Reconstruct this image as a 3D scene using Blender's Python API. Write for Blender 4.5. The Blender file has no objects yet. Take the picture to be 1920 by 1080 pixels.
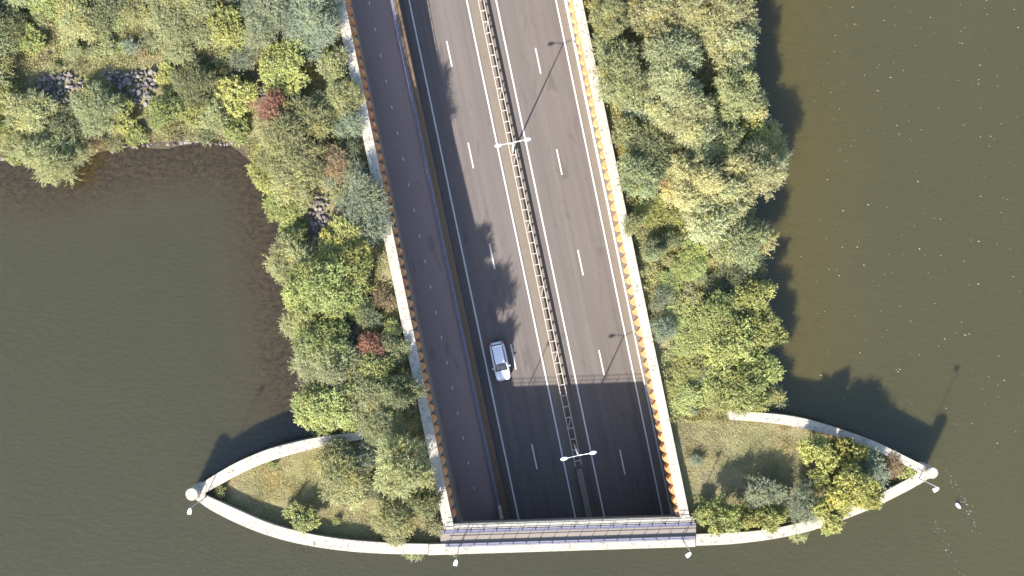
import bpy, math, random
import numpy as np
from mathutils import Vector, Matrix

sc = bpy.context.scene
col = sc.collection
# ------------------------------------------------------------------ camera
H, F = 118.0, 1947.0            # camera height over the water, focal length in photo pixels
cam_d = bpy.data.cameras.new('camera'); cam = bpy.data.objects.new('camera', cam_d); col.objects.link(cam)
cam.location = (0, 0, H); cam.rotation_euler = (0, 0, 0)
cam_d.sensor_width = 36.0; cam_d.lens = 36.0*F/1920.0; cam_d.clip_start = 1.0; cam_d.clip_end = 3000.0
sc.camera = cam
# ------------------------------------------------------------------ sky and sun
SUN_EL = math.radians(31.0)
sdx, sdy = 0.42, 0.907          # horizontal direction in which shadows fall
w = bpy.data.worlds.new('World'); sc.world = w; w.use_nodes = True
nt = w.node_tree; bg = nt.nodes['Background']
sky = nt.nodes.new('ShaderNodeTexSky'); sky.sky_type = 'NISHITA'; sky.sun_disc = False
sky.sun_elevation = SUN_EL; sky.sun_rotation = math.atan2(-sdx, -sdy)
nt.links.new(sky.outputs[0], bg.inputs[0]); bg.inputs[1].default_value = 0.125
sun_d = bpy.data.lights.new('sun', 'SUN'); sun_d.energy = 4.8; sun_d.angle = math.radians(0.6); sun_d.color = (1.0, 0.95, 0.86)
sun = bpy.data.objects.new('sun', sun_d); col.objects.link(sun)
sun.rotation_euler = Vector((sdx*math.cos(SUN_EL), sdy*math.cos(SUN_EL), -math.sin(SUN_EL))).to_track_quat('-Z', 'Y').to_euler()
sun.location = (-40, -80, 60)
vs = sc.view_settings
vs.view_transform = 'Standard'; vs.look = 'None'; vs.exposure = 1.70; vs.gamma = 1.0; vs.use_curve_mapping = False
sc.render.engine = 'CYCLES'

rnd = random.Random(7)
# ------------------------------------------------------------------ helpers
def P(px, py, z):               # photo pixel -> world point on height z
    k = (H - z)/F
    return ((px-960)*k, (540-py)*k, z)

def setp(o, label=None, cat=None, group=None, kind=None):
    if label: o['label'] = label
    if cat: o['category'] = cat
    if group: o['group'] = group
    if kind: o['kind'] = kind
    return o

def empty(name, loc=(0, 0, 0), rz=0.0, parent=None):
    o = bpy.data.objects.new(name, None); col.objects.link(o)
    o.location = loc; o.rotation_euler = (0, 0, rz); o.empty_display_size = 0.3
    if parent: o.parent = parent
    return o

def inst(name, mesh, parent=None, loc=(0, 0, 0), rot=(0, 0, 0), scale=(1, 1, 1)):
    o = bpy.data.objects.new(name, mesh); col.objects.link(o)
    o.location = loc; o.rotation_euler = rot; o.scale = scale
    if parent: o.parent = parent
    return o

class MB:
    def __init__(self): self.v = []; self.f = []
    def add(self, vs, fs):
        n = len(self.v); self.v += [tuple(map(float, p)) for p in vs]; self.f += [tuple(i+n for i in f) for f in fs]; return self
    def box(self, x0, x1, y0, y1, z0, z1):
        return self.add([(x0,y0,z0),(x1,y0,z0),(x1,y1,z0),(x0,y1,z0),(x0,y0,z1),(x1,y0,z1),(x1,y1,z1),(x0,y1,z1)],
                        [(0,3,2,1),(4,5,6,7),(0,1,5,4),(1,2,6,5),(2,3,7,6),(3,0,4,7)])
    def prism(self, poly, z0, z1):          # poly counter-clockwise; z0/z1 numbers or lists
        n = len(poly); a = z0 if isinstance(z0, (list, tuple)) else [z0]*n; b = z1 if isinstance(z1, (list, tuple)) else [z1]*n
        vs = [(p[0], p[1], a[i]) for i, p in enumerate(poly)] + [(p[0], p[1], b[i]) for i, p in enumerate(poly)]
        fs = [tuple(range(n-1, -1, -1)), tuple(range(n, 2*n))] + [(i, (i+1) % n, n+(i+1) % n, n+i) for i in range(n)]
        return self.add(vs, fs)
    def tube(self, p0, p1, r0, r1=None, n=8):
        r1 = r0 if r1 is None else r1
        p0, p1 = Vector(p0), Vector(p1); d = (p1-p0).normalized()
        a = d.orthogonal().normalized(); b = d.cross(a)
        vs = []
        for p, r in ((p0, r0), (p1, r1)):
            for i in range(n):
                t = 2*math.pi*i/n; vs.append(p + a*(r*math.cos(t)) + b*(r*math.sin(t)))
        fs = [(i, (i+1) % n, n+(i+1) % n, n+i) for i in range(n)] + [tuple(range(n-1, -1, -1)), tuple(range(n, 2*n))]
        return self.add(vs, fs)
    def lathe(self, prof, n=16, sx=1.0, sy=1.0):      # prof: (r, z) rings from bottom to top
        vs = []; fs = []
        for r, z in prof:
            for i in range(n):
                t = 2*math.pi*i/n; vs.append((r*math.cos(t)*sx, r*math.sin(t)*sy, z))
        m = len(prof)
        for k in range(m-1):
            for i in range(n):
                j = (i+1) % n; fs.append((k*n+i, k*n+j, (k+1)*n+j, (k+1)*n+i))
        fs.append(tuple(range(n-1, -1, -1))); fs.append(tuple((m-1)*n+i for i in range(n)))
        return self.add(vs, fs)
    def mesh(self, name, mat, smooth=False):
        me = bpy.data.meshes.new(name); me.from_pydata(self.v, [], self.f); me.update()
        if mat: me.materials.append(mat)
        if smooth: me.polygons.foreach_set('use_smooth', [True]*len(me.polygons))
        return me
    def obj(self, name, mat, parent=None, smooth=False, **k):
        return inst(name, self.mesh(name, mat, smooth), parent, **k)

def np_mesh(name, V, Q, mat, attrs=None, smooth=False):
    V = np.asarray(V, dtype=np.float32); Q = np.asarray(Q, dtype=np.int32); k = Q.shape[1]
    me = bpy.data.meshes.new(name)
    me.vertices.add(len(V)); me.vertices.foreach_set('co', V.ravel())
    me.loops.add(Q.size); me.loops.foreach_set('vertex_index', Q.ravel())
    me.polygons.add(len(Q)); me.polygons.foreach_set('loop_start', np.arange(0, Q.size, k, dtype=np.int32))
    me.polygons.foreach_set('loop_total', np.full(len(Q), k, dtype=np.int32))
    me.polygons.foreach_set('use_smooth', np.full(len(Q), smooth, dtype=bool))
    me.update(calc_edges=True)
    for nm, dat in (attrs or {}).items():
        a = me.attributes.new(nm, 'FLOAT', 'POINT'); a.data.foreach_set('value', np.asarray(dat, dtype=np.float32))
    me.materials.append(mat)
    return me

# ------------------------------------------------------------------ materials
class Mat:
    def __init__(self, name, rough=0.8, spec=0.3):
        self.m = bpy.data.materials.new(name); self.m.use_nodes = True
        self.t = self.m.node_tree; self.b = self.t.nodes['Principled BSDF']
        self.b.inputs['Roughness'].default_value = rough; self.b.inputs['Specular IOR Level'].default_value = spec
        self.tc = self.n('ShaderNodeTexCoord')
    def n(self, typ, **k):
        x = self.t.nodes.new(typ)
        for a, b in k.items(): setattr(x, a, b)
        return x
    def l(self, a, b): self.t.links.new(a, b)
    def vec(self, scale=(1, 1, 1), src='Object', rot=0.0):
        mp = self.n('ShaderNodeMapping'); mp.inputs['Scale'].default_value = scale; mp.inputs['Rotation'].default_value = (0, 0, rot)
        self.l(self.tc.outputs[src], mp.inputs[0]); return mp.outputs[0]
    def noise(self, vec, scale, detail=4, rough=0.55, dist=0.0):
        x = self.n('ShaderNodeTexNoise'); x.inputs['Scale'].default_value = scale; x.inputs['Detail'].default_value = detail
        x.inputs['Roughness'].default_value = rough; x.inputs['Distortion'].default_value = dist
        self.l(vec, x.inputs['Vector']); return x.outputs['Fac']
    def ramp(self, fac, stops, interp='LINEAR'):
        x = self.n('ShaderNodeValToRGB'); x.color_ramp.interpolation = interp; e = x.color_ramp.elements
        while len(e) < len(stops): e.new(0.5)
        for i, (p, c) in enumerate(stops):
            e[i].position = p; e[i].color = (c, c, c, 1) if isinstance(c, (int, float)) else (*c, 1)
        self.l(fac, x.inputs[0]); return x.outputs[0]
    def mix(self, fac, a, b, mode='MIX'):
        x = self.n('ShaderNodeMix', data_type='RGBA', blend_type=mode)
        for s, v in ((x.inputs[0], fac), (x.inputs[6], a), (x.inputs[7], b)):
            if isinstance(v, (int, float)): s.default_value = v
            elif isinstance(v, tuple): s.default_value = (*v, 1)
            else: self.l(v, s)
        return x.outputs[2]
    def math(self, op, a, b=0.0):
        x = self.n('ShaderNodeMath', operation=op)
        for s, v in ((x.inputs[0], a), (x.inputs[1], b)):
            if isinstance(v, (int, float)): s.default_value = v
            else: self.l(v, s)
        return x.outputs[0]
    def bump(self, h, strength, dist=0.05):
        x = self.n('ShaderNodeBump'); x.inputs['Strength'].default_value = strength; x.inputs['Distance'].default_value = dist
        self.l(h, x.inputs['Height']); self.l(x.outputs[0], self.b.inputs['Normal'])
    def color(self, c):
        if isinstance(c, tuple): self.b.inputs['Base Color'].default_value = (*c, 1)
        else: self.l(c, self.b.inputs['Base Color'])
        return self

def m_plain(name, c, rough=0.5, metal=0.0, var=0.15, scale=3.0, spec=0.4):
    m = Mat(name, rough, spec); m.b.inputs['Metallic'].default_value = metal
    f = m.noise(m.vec(), scale, 5)
    m.color(m.mix(f, tuple(x*(1-var) for x in c), tuple(min(1, x*(1+var)) for x in c)))
    return m.m

def m_asphalt(name, c, streak=0.5):
    m = Mat(name, 0.85, 0.25); v = m.vec()
    fine = m.noise(v, 9.0, 6, 0.75)
    big = m.noise(m.vec((0.35, 0.10, 0.3)), 1.0, 5, 0.6)
    lon = m.noise(m.vec((1.1, 0.012, 0.3)), 1.0, 5, 0.7)
    patch = m.noise(m.vec((0.9, 0.28, 0.5)), 1.0, 3, 0.5, 0.6)
    col_ = m.mix(fine, tuple(x*0.86 for x in c), tuple(x*1.12 for x in c))
    col_ = m.mix(m.ramp(big, [(0.3, 0.0), (0.7, 1.0)]), col_, m.mix(0.5, col_, tuple(x*1.18 for x in c)))
    col_ = m.mix(m.ramp(lon, [(0.35, streak), (0.62, 0.0)]), col_, tuple(x*0.55 for x in c))
    col_ = m.mix(m.ramp(patch, [(0.60, 0.0), (0.74, 0.42)]), col_, tuple(x*0.45 for x in c))
    stain = m.noise(m.vec((1.1, 0.5, 1)), 1.7, 6, 0.8)
    col_ = m.mix(m.ramp(stain, [(0.60, 0.0), (0.70, 0.40)]), col_, tuple(x*0.5 for x in c))
    m.color(col_); m.bump(m.noise(v, 60.0, 3), 0.25, 0.01)
    return m.m

def m_concrete(name, c, spots=0.5, dirt=(0.09, 0.085, 0.075), thr=0.54, warm=(1.0, 0.96, 0.9)):
    m = Mat(name, 0.9, 0.2); v = m.vec()
    a = m.noise(v, 0.35, 6, 0.65); b = m.noise(v, 3.2, 8, 0.75, 0.3); d = m.noise(v, 14.0, 4, 0.7); e = m.noise(v, 0.9, 4, 0.6)
    base = m.mix(a, tuple(x*0.82 for x in c), tuple(min(1, x*1.1*y) for x, y in zip(c, warm)))
    base = m.mix(m.ramp(d, [(0.35, 0.0), (0.75, 0.35)]), base, tuple(x*0.6 for x in c))
    msk = m.math('MULTIPLY', m.ramp(b, [(thr, 0.0), (thr+0.10, 1.0)]), m.ramp(e, [(0.42, 0.15), (0.62, 1.0)]))
    m.color(m.mix(m.math('MULTIPLY', msk, spots), base, dirt))
    m.bump(b, 0.35, 0.02)
    return m.m

M = {}
M['asphalt'] = m_asphalt('road_asphalt', (0.121, 0.103, 0.094))
M['path_asphalt'] = m_asphalt('path_asphalt', (0.215, 0.155, 0.140), 0.12)
M['coping'] = m_concrete('coping_concrete', (0.41, 0.375, 0.322), 0.85, (0.10, 0.093, 0.082), 0.50)
M['concrete'] = m_concrete('wall_concrete', (0.20, 0.185, 0.165), 0.5)
M['slab'] = m_concrete('slab_concrete', (0.165, 0.140, 0.116), 0.5, (0.06, 0.05, 0.045))
M['kerb'] = m_concrete('kerb_concrete', (0.215, 0.185, 0.170), 0.4)
M['moss'] = m_concrete('mossy_concrete', (0.150, 0.102, 0.068), 0.6, (0.06, 0.05, 0.02), 0.48)
M['deckpath'] = m_concrete('deck_paving', (0.235, 0.203, 0.176), 0.25)
M['white'] = m_concrete('road_paint', (0.60, 0.59, 0.575), 0.6, (0.25, 0.23, 0.22), 0.54)
M['steel'] = m_plain('galvanised_steel', (0.40, 0.355, 0.31), 0.55, 0.0, 0.2, 6)
M['lampwhite'] = m_plain('lamp_white', (0.82, 0.82, 0.80), 0.35, 0.0, 0.04)
M['pole'] = m_plain('pole_grey', (0.50, 0.50, 0.50), 0.45, 0.0, 0.1)
M['darkpole'] = m_plain('pole_dark', (0.30, 0.31, 0.34), 0.45, 0.0, 0.1)
M['blue'] = m_plain('blue_paint', (0.165, 0.158, 0.205), 0.6, 0.0, 0.2, 1.5)
M['greyblue'] = m_plain('grey_blue_paint', (0.150, 0.142, 0.158), 0.65, 0.0, 0.25, 1.5)
M['darkblue'] = m_plain('dark_blue_paint', (0.07, 0.075, 0.14), 0.45, 0.0, 0.15)

def m_panel():
    m = Mat('orange_panel', 0.75, 0.25)
    oi = m.n('ShaderNodeObjectInfo')
    f = m.noise(m.vec((1, 1, 3), 'Object'), 2.2, 6, 0.7)
    c = m.mix(f, (0.43, 0.190, 0.072), (0.58, 0.305, 0.135))
    c = m.mix(m.math('MULTIPLY', oi.outputs['Random'], 0.5), c, (0.40, 0.150, 0.065))
    m.color(c); m.bump(f, 0.3, 0.02); return m.m
M['panel'] = m_panel()

def m_stone():
    m = Mat('broken_stone', 0.9, 0.2)
    oi = m.n('ShaderNodeObjectInfo')
    f = m.noise(m.vec(), 3.0, 6, 0.7)
    c = m.mix(oi.outputs['Random'], (0.085, 0.075, 0.075), (0.22, 0.19, 0.175))
    m.color(m.mix(m.ramp(f, [(0.45, 0.0), (0.7, 0.55)]), c, (0.05, 0.047, 0.045))); m.bump(f, 0.5, 0.05); return m.m
M['stone'] = m_stone()

def m_leaf():
    m = bpy.data.materials.new('foliage'); m.use_nodes = True; t = m.node_tree
    for x in list(t.nodes): t.nodes.remove(x)
    N = t.nodes.new; L = t.links.new
    oi = N('ShaderNodeObjectInfo'); at = N('ShaderNodeAttribute'); at.attribute_name = 'tint'
    hu = N('ShaderNodeAttribute'); hu.attribute_name = 'warm'
    mul = N('ShaderNodeMix'); mul.data_type = 'RGBA'; mul.blend_type = 'MULTIPLY'; mul.inputs[0].default_value = 1.0
    cb = N('ShaderNodeCombineColor')
    for i in range(3): L(at.outputs['Fac'], cb.inputs[i])
    L(oi.outputs['Color'], mul.inputs[6]); L(cb.outputs[0], mul.inputs[7])
    wm = N('ShaderNodeMix'); wm.data_type = 'RGBA'; wm.blend_type = 'MULTIPLY'
    L(hu.outputs['Fac'], wm.inputs[0]); L(mul.outputs[2], wm.inputs[6]); wm.inputs[7].default_value = (1.15, 0.99, 0.68, 1)
    d = N('ShaderNodeBsdfDiffuse'); tr = N('ShaderNodeBsdfTranslucent'); gl = N('ShaderNodeBsdfGlossy'); gl.inputs['Roughness'].default_value = 0.55
    L(wm.outputs[2], d.inputs[0]); L(wm.outputs[2], tr.inputs[0])
    a = N('ShaderNodeMixShader'); a.inputs[0].default_value = 0.45; L(d.outputs[0], a.inputs[1]); L(tr.outputs[0], a.inputs[2])
    b = N('ShaderNodeMixShader'); b.inputs[0].default_value = 0.035; L(a.outputs[0], b.inputs[1]); L(gl.outputs[0], b.inputs[2])
    o = N('ShaderNodeOutputMaterial'); L(b.outputs[0], o.inputs[0])
    return m
M['leaf'] = m_leaf()
M['bark'] = m_plain('bark', (0.13, 0.105, 0.085), 0.9, 0, 0.35, 5)

def m_ground():
    m = Mat('bank_soil', 0.95, 0.1); v = m.vec()
    a = m.noise(v, 0.16, 5, 0.6); b = m.noise(v, 1.3, 6, 0.7); c = m.noise(v, 7.0, 5, 0.8)
    g = m.mix(m.ramp(a, [(0.38, 0.0), (0.62, 1.0)]), (0.205, 0.190, 0.088), (0.265, 0.215, 0.140))
    g = m.mix(m.ramp(b, [(0.42, 0.0), (0.66, 0.8)]), g, (0.175, 0.175, 0.066))
    g = m.mix(m.ramp(c, [(0.35, 0.6), (0.65, 0.0)]), g, (0.10, 0.088, 0.048))
    sx = m.n('ShaderNodeSeparateXYZ'); m.l(m.tc.outputs['Object'], sx.inputs[0])
    wet = m.math('ADD', sx.outputs[2], m.math('MULTIPLY', m.math('SUBTRACT', b, 0.5), 0.9))
    g = m.mix(m.ramp(wet, [(0.35, 1.0), (0.8, 0.0)]), g, (0.052, 0.042, 0.028))
    m.color(g); m.bump(c, 0.6, 0.06); return m.m
M['ground'] = m_ground()

def m_water():
    m = Mat('lake_water', 0.10, 1.0); v = m.vec()
    m.b.inputs['IOR'].default_value = 1.333
    at = m.n('ShaderNodeAttribute'); at.attribute_name = 'shallow'; sh = at.outputs['Fac']
    a2 = m.n('ShaderNodeAttribute'); a2.attribute_name = 'eastern'; ea = a2.outputs['Fac']
    big = m.noise(v, 0.045, 4, 0.55); mid = m.noise(v, 0.22, 5, 0.6); weed = m.noise(m.vec((1, 1.5, 1), rot=0.4), 1.5, 8, 0.85, 0.5); weed2 = m.noise(v, 0.55, 4, 0.6)
    deep = m.mix(big, (0.0320, 0.0305, 0.0135), (0.0370, 0.0345, 0.0160))
    deepE = m.mix(big, (0.0430, 0.0390, 0.0150), (0.0475, 0.0435, 0.0190))
    c = m.mix(ea, deep, deepE)
    shw = m.mix(mid, (0.040, 0.029, 0.013), (0.047, 0.035, 0.014))
    shE = m.mix(mid, (0.054, 0.044, 0.013), (0.061, 0.050, 0.016))
    s = m.mix(ea, shw, shE)
    shn = m.math('ADD', sh, m.math('MULTIPLY', m.math('SUBTRACT', weed2, 0.5), 0.5))
    c = m.mix(m.ramp(shn, [(0.05, 0.0), (0.75, 1.0)]), c, s)
    wk = m.math('MULTIPLY', m.ramp(weed, [(0.44, 1.0), (0.56, 0.0)]), m.ramp(shn, [(0.25, 0.0), (0.85, 0.7)]))
    wk = m.math('MULTIPLY', wk, m.math('SUBTRACT', 1.0, m.math('MULTIPLY', ea, 0.85)))
    c = m.mix(wk, c, (0.008, 0.005, 0.003))
    fine = m.noise(m.vec((1.0, 1.9, 1.0), rot=0.55), 2.6, 5, 0.7, 0.3)
    c = m.mix(m.ramp(fine, [(0.3, 0.0), (0.7, 1.0)]), m.mix(0.07, c, (0.0, 0.0, 0.0)), m.mix(0.012, c, (0.4, 0.4, 0.36)))
    m.m.node_tree.nodes['Principled BSDF'].subsurface_method = 'BURLEY'
    m.b.inputs['Subsurface Weight'].default_value = 1.0; m.b.inputs['Subsurface Scale'].default_value = 1.0; m.b.inputs['Subsurface Radius'].default_value = (1.0, 1.0, 0.8)
    m.color(c)
    rip = m.noise(m.vec((1.0, 2.2, 1.0), rot=0.5), 0.9, 6, 0.6, 0.4)
    m.bump(rip, 0.38, 0.14)
    return m.m
M['water'] = m_water()

# ------------------------------------------------------------------ road frame: v across (to the right), s along (up the ramp)
TH = math.atan(0.2075); CT, ST = math.cos(TH), math.sin(TH)
def vs_of(x, y): return (x*CT + y*ST, -x*ST + y*CT)
def xy_of(v, s): return (v*CT - s*ST, v*ST + s*CT)
CAP = 2.7
def zr(s): return -6.6 + 0.030*s
def zp(s): return -4.2 + 0.055*s
def zc(s): return CAP
def line(p0, p1, zf):          # two photo points on the surface zf -> v as a function of s
    r = []
    for px, py in (p0, p1):
        z = zf(0)
        for _ in range(6):
            x, y, _z = P(px, py, z); v, s = vs_of(x, y); z = zf(s)
        r.append((v, s))
    (v0, s0), (v1, s1) = r
    return lambda s: v0 + (v1-v0)*(s-s0)/(s1-s0)
def s_of(px, py, zf):
    z = zf(0)
    for _ in range(6):
        x, y, _z = P(px, py, z); v, s = vs_of(x, y); z = zf(s)
    return v, s
S0, S1 = -38.0, 62.0
capLo = line((627, 0), (833, 994), zc); capLi = line((646, 0), (849.6, 982), zc)
capRi = line((1074, 0), (1275.6, 969), zc); capRo = line((1091.7, 0), (1293, 968), zc)
pathC = line((692.7, 6), (878.5, 868), zp); pathR = line((730, 0), (932, 954), zp); plR = line((738.2, 0), (939.5, 954), zp)
baseR = line((748.5, 0), (951, 954), zr)
eL1 = line((767, 0), (973, 976), zr); eL2 = line((875, 0), (1079.6, 974), zr)
eR1 = line((930, 0), (1134, 972.6), zr); eR2 = line((1042.3, 0), (1243, 969), zr)
dL = line((842.7, 102), (1002.2, 857), zr); dR = line((1009, 114.5), (1167, 866.5), zr)
gL = line((945, 232), (1068.5, 823), lambda s: zr(s)+0.75)
gR = line((955.6, 232), (1080, 823), lambda s: zr(s)+0.75)
kbR = line((1058.5, 0), (1204, 700), lambda s: zr(s)+0.25)

def strip(fl, fr, zl, zrr=None, s0=S0, s1=S1, step=2.5):
    zrr = zrr or zl; mb = MB(); n = max(1, int((s1-s0)/step)); vs_ = []
    for i in range(n+1):
        s = s0 + (s1-s0)*i/n; vs_ += [(fl(s), s, zl(s)), (fr(s), s, zrr(s))]
    return mb.add(vs_, [(2*i, 2*i+1, 2*i+3, 2*i+2) for i in range(n)])
def bar(fl, fr, zb, zt, s0=S0, s1=S1, step=2.5):      # closed bar following the ramp
    mb = MB(); n = max(1, int(round((s1-s0)/step))); vs_ = []; fs = []
    for i in range(n+1):
        s = s0 + (s1-s0)*i/n; vs_ += [(fl(s), s, zb(s)), (fr(s), s, zb(s)), (fr(s), s, zt(s)), (fl(s), s, zt(s))]
    for i in range(n):
        a, b = 4*i, 4*i+4
        fs += [(a, a+1, b+1, b)[::-1], (a+1, a+2, b+2, b+1)[::-1], (a+2, a+3, b+3, b+2)[::-1], (a+3, a, b, b+3)[::-1]]
    fs += [(0, 1, 2, 3), (4*n+3, 4*n+2, 4*n+1, 4*n)]
    return mb.add(vs_, fs)
off = lambda f, d: (lambda s: f(s)+d)
RZ = dict(rot=(0, 0, TH))

road = strip(off(baseR, -0.3), off(capRi, 0.2), zr).obj('road', M['asphalt'], **RZ); setp(road, kind='structure')
path = strip(off(capLi, -0.3), pathR, zp).obj('bike_path', M['path_asphalt'], **RZ); setp(path, kind='structure')
up = lambda f, d: (lambda s: f(s)+d)
def mark(name, f, wd, s0, s1, zf, parent, step=2.5):
    mb = strip(off(f, -wd/2), off(f, wd/2), up(zf, 0.005), s0=s0, s1=s1, step=step)
    return inst(name, mb.mesh(name, M['white']), parent)
for f in (eL1, eL2, eR1, eR2): mark('edge_line', f, 0.17, S0, S1, zr, road)
dash_pts_L = [(837.7, 77, 847.7, 127), (878, 269, 888, 318), (917.7, 458, 928, 507), (957.7, 646, 967.7, 694), (997, 832.6, 1007.4, 882)]
dash_pts_R = [(1004, 90, 1014, 139), (1044, 281.7, 1054, 330), (1083, 470, 1093, 517), (1122.7, 656.7, 1132, 704), (1162, 843, 1172, 890)]
for pts, f in ((dash_pts_L, dL), (dash_pts_R, dR)):
    sl = [s_of(a, b, zr)[1] for a, b, c, d in pts]
    per = (sl[0]-sl[-1])/4
    for k in range(-3, 6):
        a = sl[0] - per*k
        mark('lane_dash', f, 0.15, a-3.1, a, zr, road, 3.1)
sA = s_of(692.7, 6, zp)[1]; sB = s_of(878.5, 868, zp)[1]
for k in range(-7, 20):
    s = sA + (sB-sA)*k/18.0
    mark('path_dash', pathC, 0.10, s-0.2, s+0.2, zp, path, 0.4)
# lighter paved strip beside the guard rail, kerb and gutter on the outer side
o = strip(off(eL2, 0.25), off(gR, 0.45), up(zr, 0.006)).obj('median_strip', M['slab'], **RZ); setp(o, kind='structure')
o = bar(off(kbR, -0.02), off(kbR, 0.24), up(zr, -0.2), up(zr, 0.26)).obj('roadside_kerb', M['white'], **RZ); setp(o, kind='structure')
o = strip(off(eR2, 0.2), off(kbR, -0.021), up(zr, 0.006)).obj('gutter_strip', M['slab'], **RZ); setp(o, kind='structure')
o = bar(off(kbR, 0.242), off(capRi, 0.45), up(zr, -0.2), up(zr, 0.16)).obj('roadside_verge', M['slab'], **RZ); setp(o, kind='structure')
# wall between bike path and road
dw = empty('divider_wall', (0, 0, 0), TH); setp(dw, 'low mossy concrete wall between the bike path and the car lanes', 'wall')
bar(off(plR, -0.05), baseR, up(zr, -0.3), up(zp, -0.06)).obj('wall_body', M['concrete'], dw)
bar(plR, off(baseR, 0.04), up(zp, -0.05), up(zp, 0.13)).obj('wall_top', M['moss'], dw)

# ------------------------------------------------------------------ retaining walls with sawtooth panels
def joints_s(pxs, line_f):
    return sorted(pxs)
def retaining(name, fo, fi, side, zbase, zteeth, label, jpx, SEND):
    w_ = empty(name, (0, 0, 0), TH); setp(w_, label, 'wall')
    lo, hi = (fo, fi) if side < 0 else (fi, fo)
    js = sorted(s_of(a, b, zc)[1] for a, b in jpx)
    edges = [SEND] + js + [S1]
    ed = []
    for a, b in zip(edges[:-1], edges[1:]): ed.append((a, b))
    for a, b in ed:
        bar(lo, hi, lambda s: CAP-0.42, zc, a+0.015, b-0.015, 6).obj('coping', M['coping'], w_)
    if side < 0:
        bar(off(fo, 0.08), off(fi, -0.30), lambda s: -9.5, lambda s: CAP-0.425, SEND-0.3, S1, 6).obj('wall_body', M['concrete'], w_)
        bar(off(fi, -0.29), off(fi, 0.36), lambda s: -9.5, zteeth, SEND-0.3, S1, 4).obj('lower_wall', M['concrete'], w_)
    else:
        bar(off(fi, 0.30), off(fo, -0.08), lambda s: -9.5, lambda s: CAP-0.425, SEND-0.3, S1, 6).obj('wall_body', M['concrete'], w_)
        bar(off(fi, 0.20), off(fi, 0.299), lambda s: -9.5, zteeth, SEND-0.3, S1, 4).obj('lower_wall', M['slab'], w_)
    # one saw tooth: shared mesh, unit height
    dep = 0.44
    if side < 0: poly = [(-0.25, -1.15), (0.02, -1.15), (dep, -0.80), (dep, -0.42), (0.02, -0.05), (-0.25, -0.05)]
    else: poly = [(0.25, -0.05), (-0.02, -0.05), (-dep, -0.42), (-dep, -0.80), (-0.02, -1.15), (0.25, -1.15)]
    tooth = MB().prism(poly, 0.0, 1.0).mesh('wall_panel', M['panel'])
    s = S1 - 8
    k = 0
    while s - 1.2 > SEND - 0.1:
        zb = zteeth(s-0.6)+0.002
        zt = CAP - 0.43
        rr = random.Random(k*7+side)
        inst('wall_panel', tooth, w_, (fi(s-0.6), s, zb), scale=(rr.uniform(0.86, 1.06), rr.uniform(0.95, 1.0), zt-zb - rr.uniform(0, 0.03)), rot=(0, 0, rr.uniform(-.03, .03)))
        s -= 1.2; k += 1
    return w_
retaining('retaining_wall', capLo, capLi, -1, zp, lambda s: 0.75, 'long concrete retaining wall with orange sawtooth panels beside the bike path', [(665, 194), (748, 602)], -24.7)
retaining('retaining_wall', capRo, capRi, 1, zr, lambda s: 0.75, 'long concrete retaining wall with orange sawtooth panels beside the car lanes', [(1103, 103), (1183, 487), (1263, 871)], -28.9)

# ------------------------------------------------------------------ aqueduct edge with footpath
def dk(px, yo, z):             # yo: photo row at x = 942
    return P(px, yo - 0.0312*(px-942), z)
def quad_prism(c, z0, z1): return MB().prism([c[0][:2], c[1][:2], c[2][:2], c[3][:2]], z0, z1)
def deckpiece(x0, x1, y0, y1, z0, z1):
    return quad_prism([dk(x0, y1, z1), dk(x1, y1, z1), dk(x1, y0, z1), dk(x0, y0, z1)], z0, z1)
br = empty('aqueduct_crossing', P(1065, 1005, 2.3)); inv = br.location.copy()
setp(br, 'pale concrete aqueduct edge carrying a narrow footpath across the sunken road', 'bridge')
def br_add(mb, name, mat, **k):
    o = mb.obj(name, mat, br, **k); o.location = -inv; return o
br_add(deckpiece(834, 1302, 980, 990.5, 2.05, 2.62), 'inner_coping', M['coping'])
br_add(deckpiece(826, 1305, 990.6, 1016.4, 2.05, 2.50), 'path_slab', M['deckpath'])
xs_ = [803, 835, 930, 1030, 1140, 1240, 1304]
for a, b in zip(xs_[:-1], xs_[1:]): br_add(deckpiece(a+0.15, b-0.15, 1016.5, 1034.6, 1.9, 2.70), 'outer_coping', M['coping'])
br_add(deckpiece(803, 1304, 1034.7, 1036.6, 1.7, 2.45), 'outer_lip', M['coping'])
p4 = [P(800, 1034, 2.0), P(1308, 1018, 2.0)]
roof = MB().prism([(p4[0][0]-3, p4[0][1]-14), (p4[1][0]+3, p4[1][1]-14), (p4[1][0]+1, p4[1][1]+2.0), (p4[0][0]-1, p4[0][1]+2.0)], -3.2, -2.2)
br_add(MB().prism([(p4[0][0], p4[0][1]-0.15), (p4[1][0], p4[1][1]-0.15), (p4[1][0], p4[1][1]+2.1), (p4[0][0], p4[0][1]+2.1)], -3.2, 1.69), 'trough_wall', M['concrete'])
br_add(roof, 'trough_floor', M['concrete'])

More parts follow.
